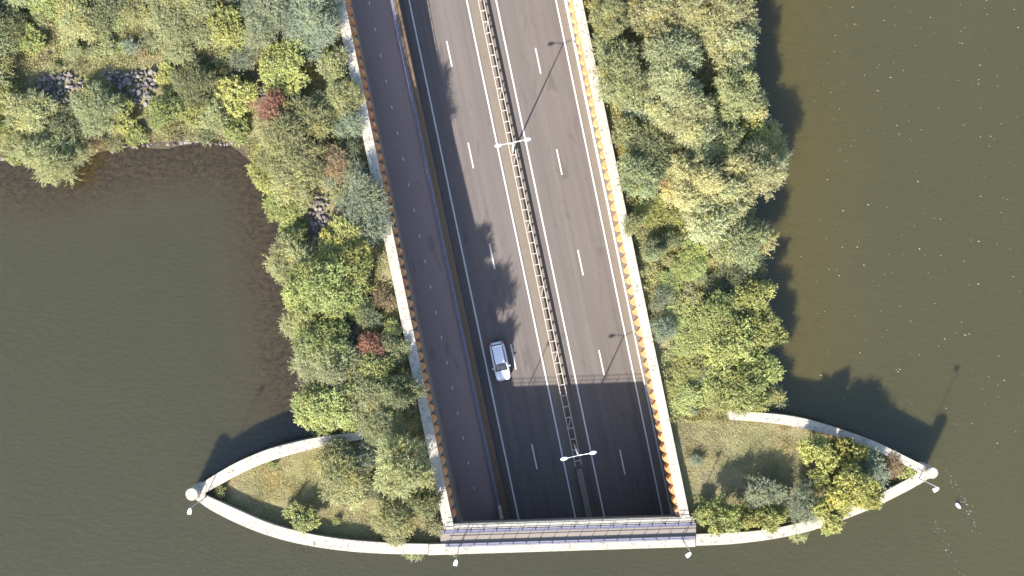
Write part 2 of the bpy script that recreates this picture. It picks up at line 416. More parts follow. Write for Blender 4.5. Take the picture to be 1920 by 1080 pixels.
def railing(name, label, pts, hgt, rails, post_every, plate_w, first=0.35, pm_='blue'):
    a, b = Vector(pts[0]), Vector(pts[1]); d = b-a; n = int((d.length-2*first)/post_every)
    r = empty(name, a, math.atan2(d.y, d.x)); setp(r, label, 'railing')
    L_ = d.length; dz = d.z
    zx = lambda x: dz*x/L_
    def sl(x0, x1, y0, y1, z0, z1): # sloped box
        mb = MB(); mb.add([(x0,y0,z0+zx(x0)),(x1,y0,z0+zx(x1)),(x1,y1,z0+zx(x1)),(x0,y1,z0+zx(x0)),(x0,y0,z1+zx(x0)),(x1,y0,z1+zx(x1)),(x1,y1,z1+zx(x1)),(x0,y1,z1+zx(x0))],
                        [(0,3,2,1),(4,5,6,7),(0,1,5,4),(1,2,6,5),(2,3,7,6),(3,0,4,7)]); return mb
    sl(0, L_, -plate_w/2, plate_w/2, 0.0, 0.05).obj('base_plate', M[pm_], r)
    pm = MB().tube((0, 0, 0.03), (0, 0, hgt), 0.030, n=6); pm.lathe([(0.09, 0.05), (0.09, 0.09), (0.03, 0.10)], 8)
    me = pm.mesh('post', M['darkblue'])
    for i in range(n+1):
        x = first + post_every*i; inst('post', me, r, (x, plate_w*0.22, zx(x)))
    for h_ in rails:
        sl(0.05, L_-0.05, plate_w*0.22-0.022, plate_w*0.22+0.022, h_-0.022, h_+0.022).obj('rail', M['darkblue'], r)
    return r
railing('footpath_railing', 'blue railing on the footpath side facing the sunken road', [dk(828, 993.4, 2.625), dk(1303, 993.4, 2.625)], 1.1, (0.42, 0.75, 1.1), 1.44, 0.24)
railing('footpath_railing', 'blue railing on the footpath side facing the open channel', [dk(835, 1018.6, 2.705), dk(1303, 1018.6, 2.705)], 1.1, (0.42, 0.70, 1.1), 1.44, 0.22)
def w3(f, s, zf): x, y = xy_of(f(s), s); return (x, y, zf(s))
mid = lambda s: 0.5*(pathR(s)+plR(s))
railing('bike_path_railing', 'long blue railing running along the bike path above the divider wall', [w3(mid, -27.2, up(zp, 0.16)), w3(mid, 52, up(zp, 0.16))], 1.1, (0.55, 1.1), 1.52, 0.34, pm_='greyblue')
o = bar(off(pathR, 0.0), off(plR, -0.002), up(zp, -0.1), up(zp, 0.15)).obj('path_kerb', M['kerb'], **RZ); setp(o, kind='structure')

# ------------------------------------------------------------------ curved quay walls and round pillars
c6 = lambda x, y: (320+x/3.0, 720+y/3.0)
c7 = lambda x, y: (1240+x/3.0, 700+y/3.0)
def resample(pts, n):
    p = np.array(pts, float); d = np.r_[0, np.cumsum(np.hypot(*np.diff(p, axis=0).T))]
    t = np.linspace(0, d[-1], n)
    q = np.c_[np.interp(t, d, p[:, 0]), np.interp(t, d, p[:, 1])]
    for _ in range(6):
        q[1:-1] = 0.25*q[:-2] + 0.5*q[1:-1] + 0.25*q[2:]
    return q
def quay(outer, inner, label, nseg, top=CAP):
    N = 48
    A = resample(outer, N+1); B = resample(inner, N+1)
    Aw = [P(a[0], a[1], top)[:2] for a in A]; Bw = [P(b[0], b[1], top)[:2] for b in B]
    q = empty('quay_wall', (Aw[N//2][0], Aw[N//2][1], 0)); setp(q, label, 'wall')
    ox, oy = q.location.x, q.location.y
    def sweep(i0, i1, z0, z1, ia, g):
        mb = MB(); vs_ = []; fs = []
        for i in range(i0, i1+1):
            a = np.array(Aw[i]); b = np.array(Bw[i]); m_ = (b-a)/np.hypot(*(b-a))
            t = np.array(Aw[min(i+1, N)])-np.array(Aw[max(i-1, 0)]); t = t/np.hypot(*t)
            sh = g*t if i == i0 else (-g*t if i == i1 else 0*t)
            a2 = a + m_*ia + sh - (ox, oy); b2 = b - m_*ia + sh - (ox, oy)
            vs_ += [(*a2, z0), (*b2, z0), (*b2, z1), (*a2, z1)]
        n = i1-i0
        for i in range(n):
            p_, r_ = 4*i, 4*i+4
            fs += [(p_, p_+1, r_+1, r_), (p_+1, p_+2, r_+2, r_+1), (p_+2, p_+3, r_+3, r_+2), (p_+3, p_, r_, r_+3)]
        fs += [(3, 2, 1, 0), (4*n, 4*n+1, 4*n+2, 4*n+3)]
        return mb.add(vs_, fs)
    sweep(0, N, -3.0, top-0.402, 0.07, 0.0).obj('wall_body', M['concrete'], q)
    e = [round(i*N/nseg) for i in range(nseg+1)]
    for a, b in zip(e[:-1], e[1:]): sweep(a, b, top-0.4, top, 0.0, 0.012).obj('coping', M['coping'], q)
    return A, B
LLo = [c6(x, y) for x, y in ((140,650),(200,697),(300,750),(400,797),(500,838),(600,870),(700,895),(800,915),(900,930),(1000,942),(1100,950),(1200,955),(1300,958),(1448,958))]
LLi = [c6(x, y) for x, y in ((185,622),(230,640),(300,675),(400,718),(500,765),(600,800),(700,825),(800,848),(900,865),(1000,878),(1150,890),(1300,898),(1448,900))]
LUo = [c6(x, y) for x, y in ((120,595),(160,565),(250,510),(350,450),(450,405),(550,365),(650,340),(750,315),(830,300),(950,282),(1080,270))]
LUi = [c6(x, y) for x, y in ((170,628),(205,605),(300,555),(400,500),(500,455),(600,420),(700,390),(800,365),(900,335),(1000,322),(1085,312))]
RLo = [c7(x, y) for x, y in ((196,970),(400,962),(600,938),(750,910),(900,870),(1050,815),(1200,755),(1300,705),(1400,655),(1490,602))]
RLi = [c7(x, y) for x, y in ((196,905),(400,898),(560,885),(700,862),(850,820),(1000,778),(1100,745),(1200,695),(1300,640),(1400,590),(1445,560))]
RUo = [c7(x, y) for x, y in ((380,210),(500,215),(600,225),(700,235),(800,252),(900,280),(1000,310),(1100,345),(1200,380),(1300,430),(1400,480),(1510,535))]
RUi = [c7(x, y) for x, y in ((385,262),(500,268),(600,278),(700,290),(800,310),(900,332),(1000,360),(1100,395),(1200,430),(1300,480),(1400,530),(1470,575))]
quay(LLo, LLi, 'curved white concrete wall between the channel and the grassy walled point beside the bike path', 3)
quay(LUo, LUi, 'curved white concrete wall half under willows, closing the grassy walled point', 3)
quay(RLo, RLi, 'curved white concrete wall under the golden trees, facing the channel', 3)
quay(RUo, RUi, 'curved white concrete wall casting its shadow on the lake beside the golden trees', 3)
for (px, py), r_, lab in ((c6(118, 620), 0.70, 'round concrete pillar at the tip of the grassy walled point'), (c7(1528, 560), 0.62, 'round concrete pillar at the tip of the golden treed point')):
    x, y, z = P(px, py, 3.7)
    o = MB().lathe([(r_, -3.0), (r_, 3.62), (r_-0.07, 3.70)], 28).obj('round_pillar', M['coping'], loc=(x, y, 0)); setp(o, lab, 'pillar')
# small corner box on the tip walls
for (px, py), lab, rz_ in ((c6(163, 605), 'pale triangular corner slab behind the pillar of the grassy point', 0.5), (c7(1478, 575), 'pale corner slab behind the pillar of the golden treed point', -0.5)):
    x, y, z = P(px, py, 2.8)
    sg = 1 if px < 960 else -1
    poly = [(-0.9*sg, -0.25), (0.55*sg, -0.75), (0.75*sg, 0.8)]
    if sg < 0: poly = poly[::-1]
    o = MB().prism(poly, 0.003, 0.06).obj('corner_slab', M['coping'], loc=(x, y, CAP)); setp(o, lab, 'slab')

# ------------------------------------------------------------------ water
def poly_inside(X, Y, poly):
    inside = np.zeros(X.shape, bool); n = len(poly)
    for i in range(n):
        x0, y0 = poly[i]; x1, y1 = poly[(i+1) % n]
        c = ((y0 > Y) != (y1 > Y)) & (X < (x1-x0)*(Y-y0)/((y1-y0) if y1 != y0 else 1e-9) + x0)
        inside ^= c
    return inside
def dist_polyline(X, Y, pts):
    D = np.full(X.shape, 1e9)
    for (x0, y0), (x1, y1) in zip(pts[:-1], pts[1:]):
        dx, dy = x1-x0, y1-y0; t = np.clip(((X-x0)*dx+(Y-y0)*dy)/(dx*dx+dy*dy), 0, 1)
        D = np.minimum(D, np.hypot(X-x0-t*dx, Y-y0-t*dy))
    return D
shoreL_px = [(592, 812), (583, 790), (577, 750), (568, 700), (562, 640), (556, 580), (540, 520), (532, 450), (520, 400), (505, 345), (482, 310), (458, 285), (430, 270), (330, 266), (260, 274), (190, 284), (150, 303), (60, 312), (0, 298), (-150, 300), (-600, 320)]
shoreR_px = [(1380, -900), (1380, -100), (1385, 0), (1388, 80), (1392, 160), (1412, 230), (1425, 290), (1408, 350), (1402, 400), (1412, 470), (1408, 540), (1418, 610), (1412, 680), (1425, 740), (1440, 785)]
P2 = lambda pts, z=0.0: [P(a, b, z)[:2] for a, b in pts]
shoreL, shoreR = P2(shoreL_px), P2(shoreR_px)
capLm = lambda s: 0.5*(capLo(s)+capLi(s)); capRm = lambda s: 0.5*(capRo(s)+capRi(s))
sDk = -29.2
trench = [xy_of(capLm(-70), -70), xy_of(capRm(-70), -70), xy_of(capRm(S1), S1), xy_of(capLm(S1), S1)]
dkm0, dkm1 = dk(700, 1028, 2.0), dk(1500, 1028, 2.0)
def north_of_deck(X, Y):
    return Y > dkm0[1] + (X-dkm0[0])*(dkm1[1]-dkm0[1])/(dkm1[0]-dkm0[0])
def grid_axis(lo, hi, st, far): return np.r_[-far, -far*0.5, -far*0.25, np.arange(lo, hi+1e-6, st), far*0.25, far*0.5, far]
gx = grid_axis(-66, 66, 0.5, 900); gy = grid_axis(-40, 64, 0.5, 900)
GX, GY = np.meshgrid(gx, gy)
sh = np.exp(-np.minimum(dist_polyline(GX, GY, shoreL), 60)**2/(2*4.3**2))
shr = np.exp(-np.minimum(dist_polyline(GX, GY, shoreR), 60)**2/(2*6.6**2))*1.0
eastn = 1/(1+np.exp(-(GX-8)/3.5)); eastn = np.where(GY < -22, eastn*np.clip((GX-10)/45, 0, 1), eastn)
nx, ny = len(gx), len(gy)
I, J = np.meshgrid(np.arange(nx-1), np.arange(ny-1)); idx = (J*nx+I)
Q = np.stack([idx, idx+1, idx+1+nx, idx+nx], -1).reshape(-1, 4)
CX = 0.25*(GX[:-1, :-1]+GX[1:, 1:]+GX[:-1, 1:]+GX[1:, :-1]); CY = 0.25*(GY[:-1, :-1]+GY[1:, 1:]+GY[:-1, 1:]+GY[1:, :-1])
keep = ~(poly_inside(CX, CY, trench) & north_of_deck(CX, CY))
me = np_mesh('water', np.c_[GX.ravel(), GY.ravel(), np.zeros(GX.size)], Q[keep.ravel()], M['water'], {'shallow': np.maximum(sh, shr).ravel(), 'eastern': eastn.ravel()}, True)
setp(inst('water', me), kind='structure')

# ------------------------------------------------------------------ land
mid2 = lambda A, B: [((a[0]+b[0])/2, (a[1]+b[1])/2) for a, b in zip(resample(A, 30), resample(B, 30))]
landL = [xy_of(capLm(S1), S1), xy_of(capLm(-28.2), -28.2)] + P2(mid2(LLo, LLi)[::-1], CAP) + P2(mid2(LUo, LUi), CAP)[:23] + shoreL + [(-120, 64)]
landR = [xy_of(capRm(-28.0), -28.0), xy_of(capRm(S1), S1), (30, 64)] + shoreR + P2(mid2(RUo, RUi), CAP)[6:] + P2(mid2(RLo, RLi)[::-1], CAP)
rs = np.random.RandomState(3)
def vnoise(X, Y, sc_, seed):
    r = np.random.RandomState(seed); T = r.rand(128, 128)
    x, y = X/sc_+500, Y/sc_+500; xi, yi = np.floor(x).astype(int), np.floor(y).astype(int); fx, fy = x-xi, y-yi
    fx, fy = fx*fx*(3-2*fx), fy*fy*(3-2*fy); g = lambda a, b: T[a % 128, b % 128]
    return (g(xi, yi)*(1-fx)+g(xi+1, yi)*fx)*(1-fy) + (g(xi, yi+1)*(1-fx)+g(xi+1, yi+1)*fx)*fy
def land_z(X, Y, side):
    shp = shoreL if side < 0 else shoreR; poly = landL if side < 0 else landR
    d = dist_polyline(X, Y, shp); ins = poly_inside(X, Y, poly); sd = np.where(ins, d, -d)
    v = X*CT + Y*ST; s = -X*ST + Y*CT
    dw_ = np.abs(v - (capLo(0) if side < 0 else capRo(0)))
    top = 1.6 + 0.35*np.exp(-dw_/2.0)
    z = np.clip(0.05 + 0.42*sd, -1.5, None); z = top*np.tanh(z/top)
    far_pt = (Y < -13.5) & ins
    z = np.where(far_pt, np.maximum(z, np.minimum(top, 0.5+0.8*np.abs(Y+13.5))), z)
    return z + (vnoise(X, Y, 3.1, 9)-0.5)*0.75*np.exp(-np.abs(sd)/2.0)*(~far_pt) + (vnoise(X, Y, 1.7, 5)-0.5)*0.22 + (vnoise(X, Y, 0.6, 6)-0.5)*0.08
def land(name, side):
    x0, x1 = (-75, -2) if side < 0 else (4, 55)
    ax, ay = np.arange(x0, x1, 0.4), np.arange(-31, 63, 0.4); X, Y = np.meshgrid(ax, ay)
    Z = land_z(X, Y, side); poly = landL if side < 0 else landR
    cx, cy = X[:-1, :-1]+0.2, Y[:-1, :-1]+0.2
    kp = poly_inside(cx, cy, poly) | ((dist_polyline(cx, cy, shoreL if side < 0 else shoreR) < 1.6) & (cy > -13.0) & ~poly_inside(cx, cy, trench))
    n = len(ax); I, J = np.meshgrid(np.arange(n-1), np.arange(len(ay)-1)); ix = J*n+I
    Q = np.stack([ix, ix+1, ix+1+n, ix+n], -1)[kp]
    used = np.unique(Q); remap = np.full(X.size, -1); remap[used] = np.arange(len(used))
    V = np.c_[X.ravel(), Y.ravel(), Z.ravel()][used]
    setp(inst(name, np_mesh(name, V, remap[Q], M['ground'], smooth=True)), kind='structure')
land('ground', -1); land('ground', 1)
def gz(x, y): return float(land_z(np.array([x]), np.array([y]), -1 if x*CT+y*ST < 0 else 1)[0])

# ------------------------------------------------------------------ riprap stones
def stone_mesh(seed):
    r = random.Random(seed); mb = MB(); rings = []
    prof = [(0.55, -0.35), (1.0, -0.05), (0.92, 0.38), (0.55, 0.50)]
    n = 6; vs_ = []
    for k, (q, z) in enumerate(prof):
        for i in range(n):
            t = 2*math.pi*(i+0.5*(k % 2))/n; u = q*r.uniform(0.62, 1.22); vs_.append((u*math.cos(t)*0.5, u*math.sin(t)*0.42, z*0.55*r.uniform(0.8, 1.2)))
    fs = [(k*n+i, k*n+(i+1) % n, (k+1)*n+(i+1) % n, (k+1)*n+i) for k in range(3) for i in range(n)] + [tuple(range(n-1, -1, -1)), tuple(range(3*n, 4*n))]
    return mb.add(vs_, fs).mesh('stone', M['stone'])
stones = [stone_mesh(i) for i in range(7)]
rip = [([(78, 138), (160, 138), (158, 165), (130, 200), (84, 196)], 'grey broken stones on the bank between grey-green willows and grass'),
       ([(190, 132), (300, 132), (298, 190), (270, 202), (230, 175)], 'grey broken stones lying open beside a yellow-green shrub'),
       ([(480, 132), (508, 140), (566, 180), (562, 214), (530, 200), (478, 186)], 'grey broken stones around the red shrub'),
       ([(572, 365), (617, 365), (622, 430), (600, 450), (570, 440), (578, 400)], 'grey broken stones in a clearing beside the golden-topped tree'),
       ([(628, 575), (664, 580), (668, 655), (650, 690), (640, 640)], 'dark broken stones in a shaded gap behind the bike path bank trees')]
stone_spots = []
for poly, lab in rip:
    pw = P2(poly, 1.0); cx = sum(p[0] for p in pw)/len(pw); cy = sum(p[1] for p in pw)/len(pw)
    g = empty('riprap', (cx, cy, gz(cx, cy))); setp(g, lab, 'rocks', 'patches of broken stone on the bank')
    xs, ys = [p[0] for p in pw], [p[1] for p in pw]; y = min(ys)
    row = 0
    while y < max(ys):
        x = min(xs) + (row % 2)*0.25
        while x < max(xs):
            ax, ay = x+rnd.uniform(-.12, .12), y+rnd.uniform(-.12, .12)
            if poly_inside(np.array([ax+rnd.gauss(0, .25)]), np.array([ay+rnd.gauss(0, .25)]), pw)[0] and rnd.random() < 0.9:
                sc_ = rnd.uniform(0.35, 0.85)
                inst('stone', rnd.choice(stones), g, (ax-cx, ay-cy, gz(ax, ay)+rnd.uniform(0.08, 0.2)-g.location.z), (rnd.uniform(-.7, .7), rnd.uniform(-.7, .7), rnd.uniform(0, 6.28)), (sc_, sc_*rnd.uniform(.7, 1.15), sc_))
                stone_spots.append((ax, ay))
            x += 0.50
        y += 0.43; row += 1
g = empty('shore_stones', P(330, 266, 0.2)); setp(g, 'row of dark stones along the waterline of the small bay', 'rocks')
for px, py in [(a + rnd.uniform(-3, 3), np.interp(a, [0, 60, 150, 190, 260, 330, 430], [298, 312, 303, 284, 274, 267, 269]) + rnd.uniform(-5, 3)) for a in list(range(2, 30, 7)) + list(range(205, 325, 9)) + [322, 327, 331, 336, 340, 345, 349, 352, 356, 360, 364, 368, 371] + list(range(380, 440, 8))]:
    x, y, z = P(px, py, 0.15); sc_ = rnd.uniform(0.3, 0.7)
    inst('stone', rnd.choice(stones), g, Vector((x, y, 0.12+rnd.uniform(-.05, .1)))-g.location, (rnd.uniform(-.3, .3), rnd.uniform(-.3, .3), rnd.uniform(0, 6)), (sc_, sc_, sc_))

# ------------------------------------------------------------------ trees and shrubs
def leaves(Cn, Tn, Nn, ln, wd):           # rhombic leaves: centre, axis, normal, length, width
    B = np.cross(Nn, Tn); B /= np.linalg.norm(B, axis=1)[:, None]+1e-9
    a = Cn - Tn*(ln/2)[:, None]; c = Cn + Tn*(ln/2)[:, None]; b = Cn + B*(wd/2)[:, None]; d = Cn - B*(wd/2)[:, None]
    V = np.stack([a, b, c, d], 1).reshape(-1, 3); return V, np.arange(len(V)).reshape(-1, 4)
def unit(v): return v/(np.linalg.norm(v, axis=1)[:, None]+1e-9)
def crown_mesh(style, R, seed):
    """Crown of radius R metres round the origin; leaves sit on short sprays that leave a set of uneven lobes."""
    r = np.random.RandomState(seed)
    st = {'willow': dict(nl=20, dens=190, spr=0.85, lps=15, l=0.165, w=0.066, droop=0.35, up=0.15),
          'broad':  dict(nl=22, dens=185, spr=0.55, lps=12, l=0.165, w=0.110, droop=0.10, up=0.10),
          'silver': dict(nl=16, dens=130, spr=0.95, lps=18, l=0.145, w=0.056, droop=0.05, up=0.25)}[style]
    nl = max(4, int(st['nl']*min(1.3, 0.45+R/3.2)))
    ang = r.rand(nl)*2*math.pi; rad = np.sqrt(r.rand(nl))*1.0*R; ell = r.uniform(0.78, 1.0); rot_ = r.rand()*3.14
    hz = (0.46*R*(1-0.8*(rad/R)**2) + r.uniform(-0.22, 0.20, nl)*R)*0.95
    Lc = np.c_[rad*np.cos(ang), rad*np.sin(ang), hz]; Lr = R*r.uniform(0.14, 0.38, nl)
    cx_, sx_ = math.cos(rot_), math.sin(rot_); u_ = (Lc[:, 0]*cx_+Lc[:, 1]*sx_); w_ = (-Lc[:, 0]*sx_+Lc[:, 1]*cx_)*ell
    Lc[:, 0], Lc[:, 1] = u_*cx_-w_*sx_, u_*sx_+w_*cx_; Lc[0] = (0, 0, 0.25*R); Lr[0] = 0.42*R
    area = (Lr**2); ns = int(st['dens']*R*R*math.pi*0.62)
    k = r.choice(nl, ns, p=area/area.sum())
    d = r.randn(ns, 3); d[:, 2] = np.abs(d[:, 2])*0.9 - 0.35; d = unit(d)
    sl = st['spr']*r.uniform(0.55, 1.25, ns)*(0.55+0.2*min(R, 2.5))
    start = Lc[k] + d*(Lr[k]*r.uniform(0.35, 0.95, ns))[:, None]
    outw = unit(d + 0.45*r.randn(ns, 3) + np.array([0, 0, st['up']]))
    m = st['lps']; t = (np.arange(m)+0.5)/m
    pos = start[:, None, :] + outw[:, None, :]*(sl[:, None]*t)[:, :, None]
    pos[:, :, 2] -= st['droop']*(sl[:, None]*t**2)
    pos = pos + r.randn(ns, m, 3)*0.05
    tan = unit((outw[:, None, :] + 0.75*r.randn(ns, m, 3)).reshape(-1, 3))
    nor = unit((0.50*d[:, None, :] + np.array([0, 0, 0.85]) + 0.38*r.randn(ns, m, 3)).reshape(-1, 3))
    N = ns*m; ln = st['l']*r.uniform(0.6, 1.3, N); wd = st['w']*r.uniform(0.7, 1.3, N)
    V, Q = leaves(pos.reshape(-1, 3), tan, nor, ln, wd)
    lobe_t = r.uniform(0.80, 1.18, nl); lobe_w = np.clip(r.randn(nl)*0.35, 0, 1)
    ti = lobe_t[k]*r.uniform(0.86, 1.14, ns); ti = (ti[:, None]*r.uniform(0.88, 1.12, (ns, m))).ravel()
    wa = np.clip(lobe_w[k] + 0.25*r.randn(ns), 0, 1); wa = np.repeat(wa, m)
    return np_mesh('crown', V, Q, M['leaf'], {'tint': np.repeat(ti, 4), 'warm': np.repeat(wa, 4)})
def trunk_mesh(R, hgt, seed):
    r = random.Random(seed); mb = MB()
    p = Vector((0, 0, -0.25)); rad = 0.055*R+0.03; top = Vector((r.uniform(-.15, .15)*R, r.uniform(-.15, .15)*R, hgt*0.55))
    q = p.lerp(top, 0.5) + Vector((r.uniform(-.08, .08)*R, r.uniform(-.08, .08)*R, 0))
    mb.tube(p, q, rad*1.25, rad, 7); mb.tube(q, top, rad, rad*0.7, 7)
    for i in range(7):
        a = i*2.4+r.uniform(-.4, .4); L_ = R*r.uniform(0.45, 0.85)
        st_ = q.lerp(top, r.uniform(0.1, 1.0)); e1 = st_ + Vector((math.cos(a)*L_*.5, math.sin(a)*L_*.5, L_*0.35)); e2 = e1 + Vector((math.cos(a+.3)*L_*.55, math.sin(a+.3)*L_*.55, L_*.30))
        mb.tube(st_, e1, rad*.5, rad*.32, 5); mb.tube(e1, e2, rad*.32, rad*.1, 5)
        e3 = e1 + Vector((math.cos(a-.8)*L_*.4, math.sin(a-.8)*L_*.4, L_*.4)); mb.tube(e1, e3, rad*.25, rad*.08, 4)
    return mb.mesh('trunk', M['bark'])
SIZES = (0.8, 1.5, 2.3, 3.1)
proto = {}
def get_proto(style, R, var):
    i = min(range(4), key=lambda j: abs(math.log(SIZES[j]/R))); key = (style, i, var % (3 if i > 0 else 2))
    if key not in proto:
        sd = hash((['willow', 'broad', 'silver'].index(style), i, key[2])) % 9973
        proto[key] = (crown_mesh(style, SIZES[i], sd), trunk_mesh(SIZES[i], SIZES[i]*1.9, sd), SIZES[i])
    return proto[key]
SP = {'A': ('willow_tree', 'grey-green feathery willow', (0.335, 0.330, 0.165), 'willow', 'tree'),
      'G': ('willow_tree', 'pale straw-green willow', (0.415, 0.390, 0.215), 'willow', 'tree'),
      'B': ('leafy_tree', 'yellow-green leafy tree', (0.325, 0.325, 0.112), 'broad', 'tree'),
      'C': ('silver_shrub', 'silvery blue-green shrub', (0.250, 0.275, 0.185), 'silver', 'shrub'),
      'D': ('dark_shrub', 'dark green shrub', (0.215, 0.222, 0.108), 'willow', 'shrub'),
      'E': ('red_shrub', 'red-leaved shrub', (0.330, 0.170, 0.120), 'silver', 'shrub'),
      'P': ('brown_shrub', 'pinkish brown shrub', (0.290, 0.205, 0.115), 'silver', 'shrub'),
      'F': ('golden_tree', 'golden-yellow leafy tree', (0.365, 0.350, 0.118), 'broad', 'tree')}
T_LEFT = """16 36 28 D;58 75 24 B;100 8 35 B;148 36 36 A;203 18 30 D;255 14 28 A;332 52 50 A;368 12 40 A;430 55 38 B;508 28 50 C;580 45 48 C;620 28 26 C
465 100 26 C;540 124 42 B;632 122 30 A;640 182 34 A;52 208 35 A;4 190 30 B;182 204 38 A;125 235 28 D;228 212 26 B;312 204 34 B;316 140 18 B;365 158 32 D
360 198 26 B;445 180 30 F;405 208 28 A;510 197 25 E 2.2;95 292 54 A;30 262 26 A;545 255 55 D;600 205 28 D;628 237 17 F;657 232 24 C;505 318 40 B;548 345 42 A;632 312 26 P;668 335 26 C
530 392 34 B;553 372 26 A;548 437 22 B;672 380 38 C;703 378 20 C;695 432 28 C;640 452 38 F;650 497 46 B;555 490 42 A;610 532 58 B;567 560 34 B;683 537 13 B
575 602 36 A;607 640 48 B;697 647 20 E 1.7;615 692 50 A;708 700 32 B;738 655 24 D;617 762 50 B;697 745 42 A;715 797 38 A;752 735 26 D 2.4;690 590 22 D
60 -60 60 A;180 -60 55 B;300 -70 60 A;420 -60 50 C;540 -70 55 A;-50 100 60 A;-60 230 50 B;-40 30 50 D;575 -40 36 A;440 240 24 B;250 250 20 B;160 262 20 P;655 280 20 D;735 620 18 B;590 300 30 D;720 560 16 P;670 580 22 B"""
T_LPT = """642 880 42 A;687 858 26 C;757 873 41 A 2.2;655 922 28 A;736 972 37 A;795 935 26 D 2.4;773 1030 22 A;567 968 24 B;815 985 14 D;415 917 10 B;630 977 6 B;765 925 22 D;705 920 20 D;512 870 6 B;790 890 18 B"""
T_RIGHT = """1145 30 34 A;1140 88 24 A;1228 26 42 G;1290 16 38 G;1368 16 45 G;1262 100 42 G;1340 52 36 G;1378 85 40 G;1320 128 34 D;1165 145 42 A;1195 203 28 C;1168 248 24 A
1258 172 44 G;1290 208 46 G;1376 175 44 A;1412 200 28 G;1222 285 40 D;1310 258 40 G;1406 252 36 B;1448 258 28 A;1347 277 36 A;1466 295 15 G;1202 330 36 A;1302 342 48 G;1413 326 46 G;1369 363 38 G
1225 395 26 B 0.55;1327 417 42 G;1387 453 42 A;1432 443 26 G;1258 455 18 D;1296 482 34 B 0.55;1393 508 34 D;1345 543 26 D 0.8;1413 563 40 B;1350 600 44 B 1.0;1420 617 44 B;1377 652 40 B
1237 565 20 C;1242 622 20 C;1295 640 34 B 0.55;1420 693 42 B;1387 727 44 B;1448 735 26 A;1322 700 24 D 0.55;1295 745 28 B 0.55;1278 722 22 B 0.55
1140 -50 40 A;1230 -60 55 G;1330 -65 55 G;1410 -55 40 G;1190 255 24 B 0.55;1205 95 24 D;1265 250 20 B;1190 420 18 A;1255 530 22 B 0.55;1275 590 24 B 0.55;1285 690 22 B 0.55;1235 335 16 P;1350 690 28 B 0.8;1225 470 18 A;1260 410 22 B 0.55"""
T_RPT = """1297 770 8 C;1304 862 10 C;1424 925 36 C;1355 968 29 F;1400 965 19 F;1440 968 24 F;1316 957 18 B;1535 850 27 F;1592 850 26 F;1537 892 18 F;1630 878 30 C;1592 915 36 F;1627 927 22 F;1565 880 20 B
1512 950 34 C;1555 955 28 F;1506 990 22 A;1558 985 19 F;1668 870 18 P;1700 885 16 B;1512 900 10 C;1460 955 14 B"""
NOUN = {'A': 'grey willow', 'G': 'pale willow', 'B': 'yellow-green tree', 'C': 'silvery shrub', 'D': 'dark shrub', 'E': 'red shrub', 'P': 'brown shrub', 'F': 'golden tree'}
planted = []
wallv = {-1: capLo(0), 1: capRo(0)}
def plant(txt, side, region, place_where):
    for rec in txt.replace('\n', ';').split(';'):
        a = rec.split()
        px, py, rp, spk = float(a[0]), float(a[1]), float(a[2]), a[3]
        name, adj, colr, style, cat = SP[spk]
        R0 = rp/16.9*1.04
        hr = ((0.8 if px < 340 and py < 140 else 1.15) if side < 0 else (2.1 if spk == 'G' and px > 1335 else 1.8 if spk in 'GA' else 1.9 if spk == 'F' else 1.35)) if cat == 'tree' else 1.15
        if R0 < 1.0: hr = 1.1
        if 'filler' in place_where: hr = 0.9
        if len(a) > 4: hr = float(a[4])
        hgt = R0*hr*rnd.uniform(0.92, 1.12)
        cz = 1.3 + hgt*0.62
        x, y, _ = P(px, py, cz)
        zg = max(gz(x, y), -0.3)
        me_c, me_t, R = get_proto(style, R0, rnd.randrange(99))
        f = R0/R
        size = 'small' if R0 < 1.35 else ('medium-sized' if R0 < 2.2 else 'large')
        v = x*CT + y*ST
        d_sh = float(dist_polyline(np.array([x]), np.array([y]), shoreL if side < 0 else shoreR)[0])
        if 'point' in region: pl = place_where
        elif abs(v-wallv[side]) < 3.2: pl = 'behind the bike-path wall' if side < 0 else 'behind the road wall'
        elif d_sh < 3.2: pl = 'at the bay waterline' if side < 0 else 'at the lake waterline'
        else: pl = 'on the bike-path bank' if side < 0 else 'on the road bank'
        t = empty(name, (x, y, zg), rnd.uniform(0, 6.28))
        setp(t, None, cat, f'{adj}s {region}'); planted.append((t, x, y, spk, f'{size} {adj} {pl}'))
        tilt = (rnd.uniform(-.12, .12), rnd.uniform(-.12, .12))
        inst('trunk', me_t, t, (0, 0, 0), (tilt[0], tilt[1], 0), (f, f, f*hgt/(R0*1.9)))
        c = inst('crown', me_c, t, (0, 0, hgt*0.55), (tilt[0], tilt[1], 0), (f*rnd.uniform(0.9, 1.15), f*rnd.uniform(0.9, 1.15), f*(hgt/R0)/1.65))
        j = rnd.uniform(0.86, 1.16); wv = rnd.uniform(-0.07, 0.07)
        c.color = (colr[0]*j*(1+wv)*(0.95 if cat == 'tree' else 1.0), colr[1]*j*1.02, colr[2]*j*(1-wv), 1)
plant(T_LEFT, -1, 'on the bike path bank', 'on the bike path bank')
plant(T_LPT, -1, 'on the grassy walled point', 'on the grassy point')
plant(T_RIGHT, 1, 'on the long bank beside the car lanes', 'on the long bank beside the car lanes')
plant(T_RPT, 1, 'on the golden treed walled point', 'on the golden-treed point')
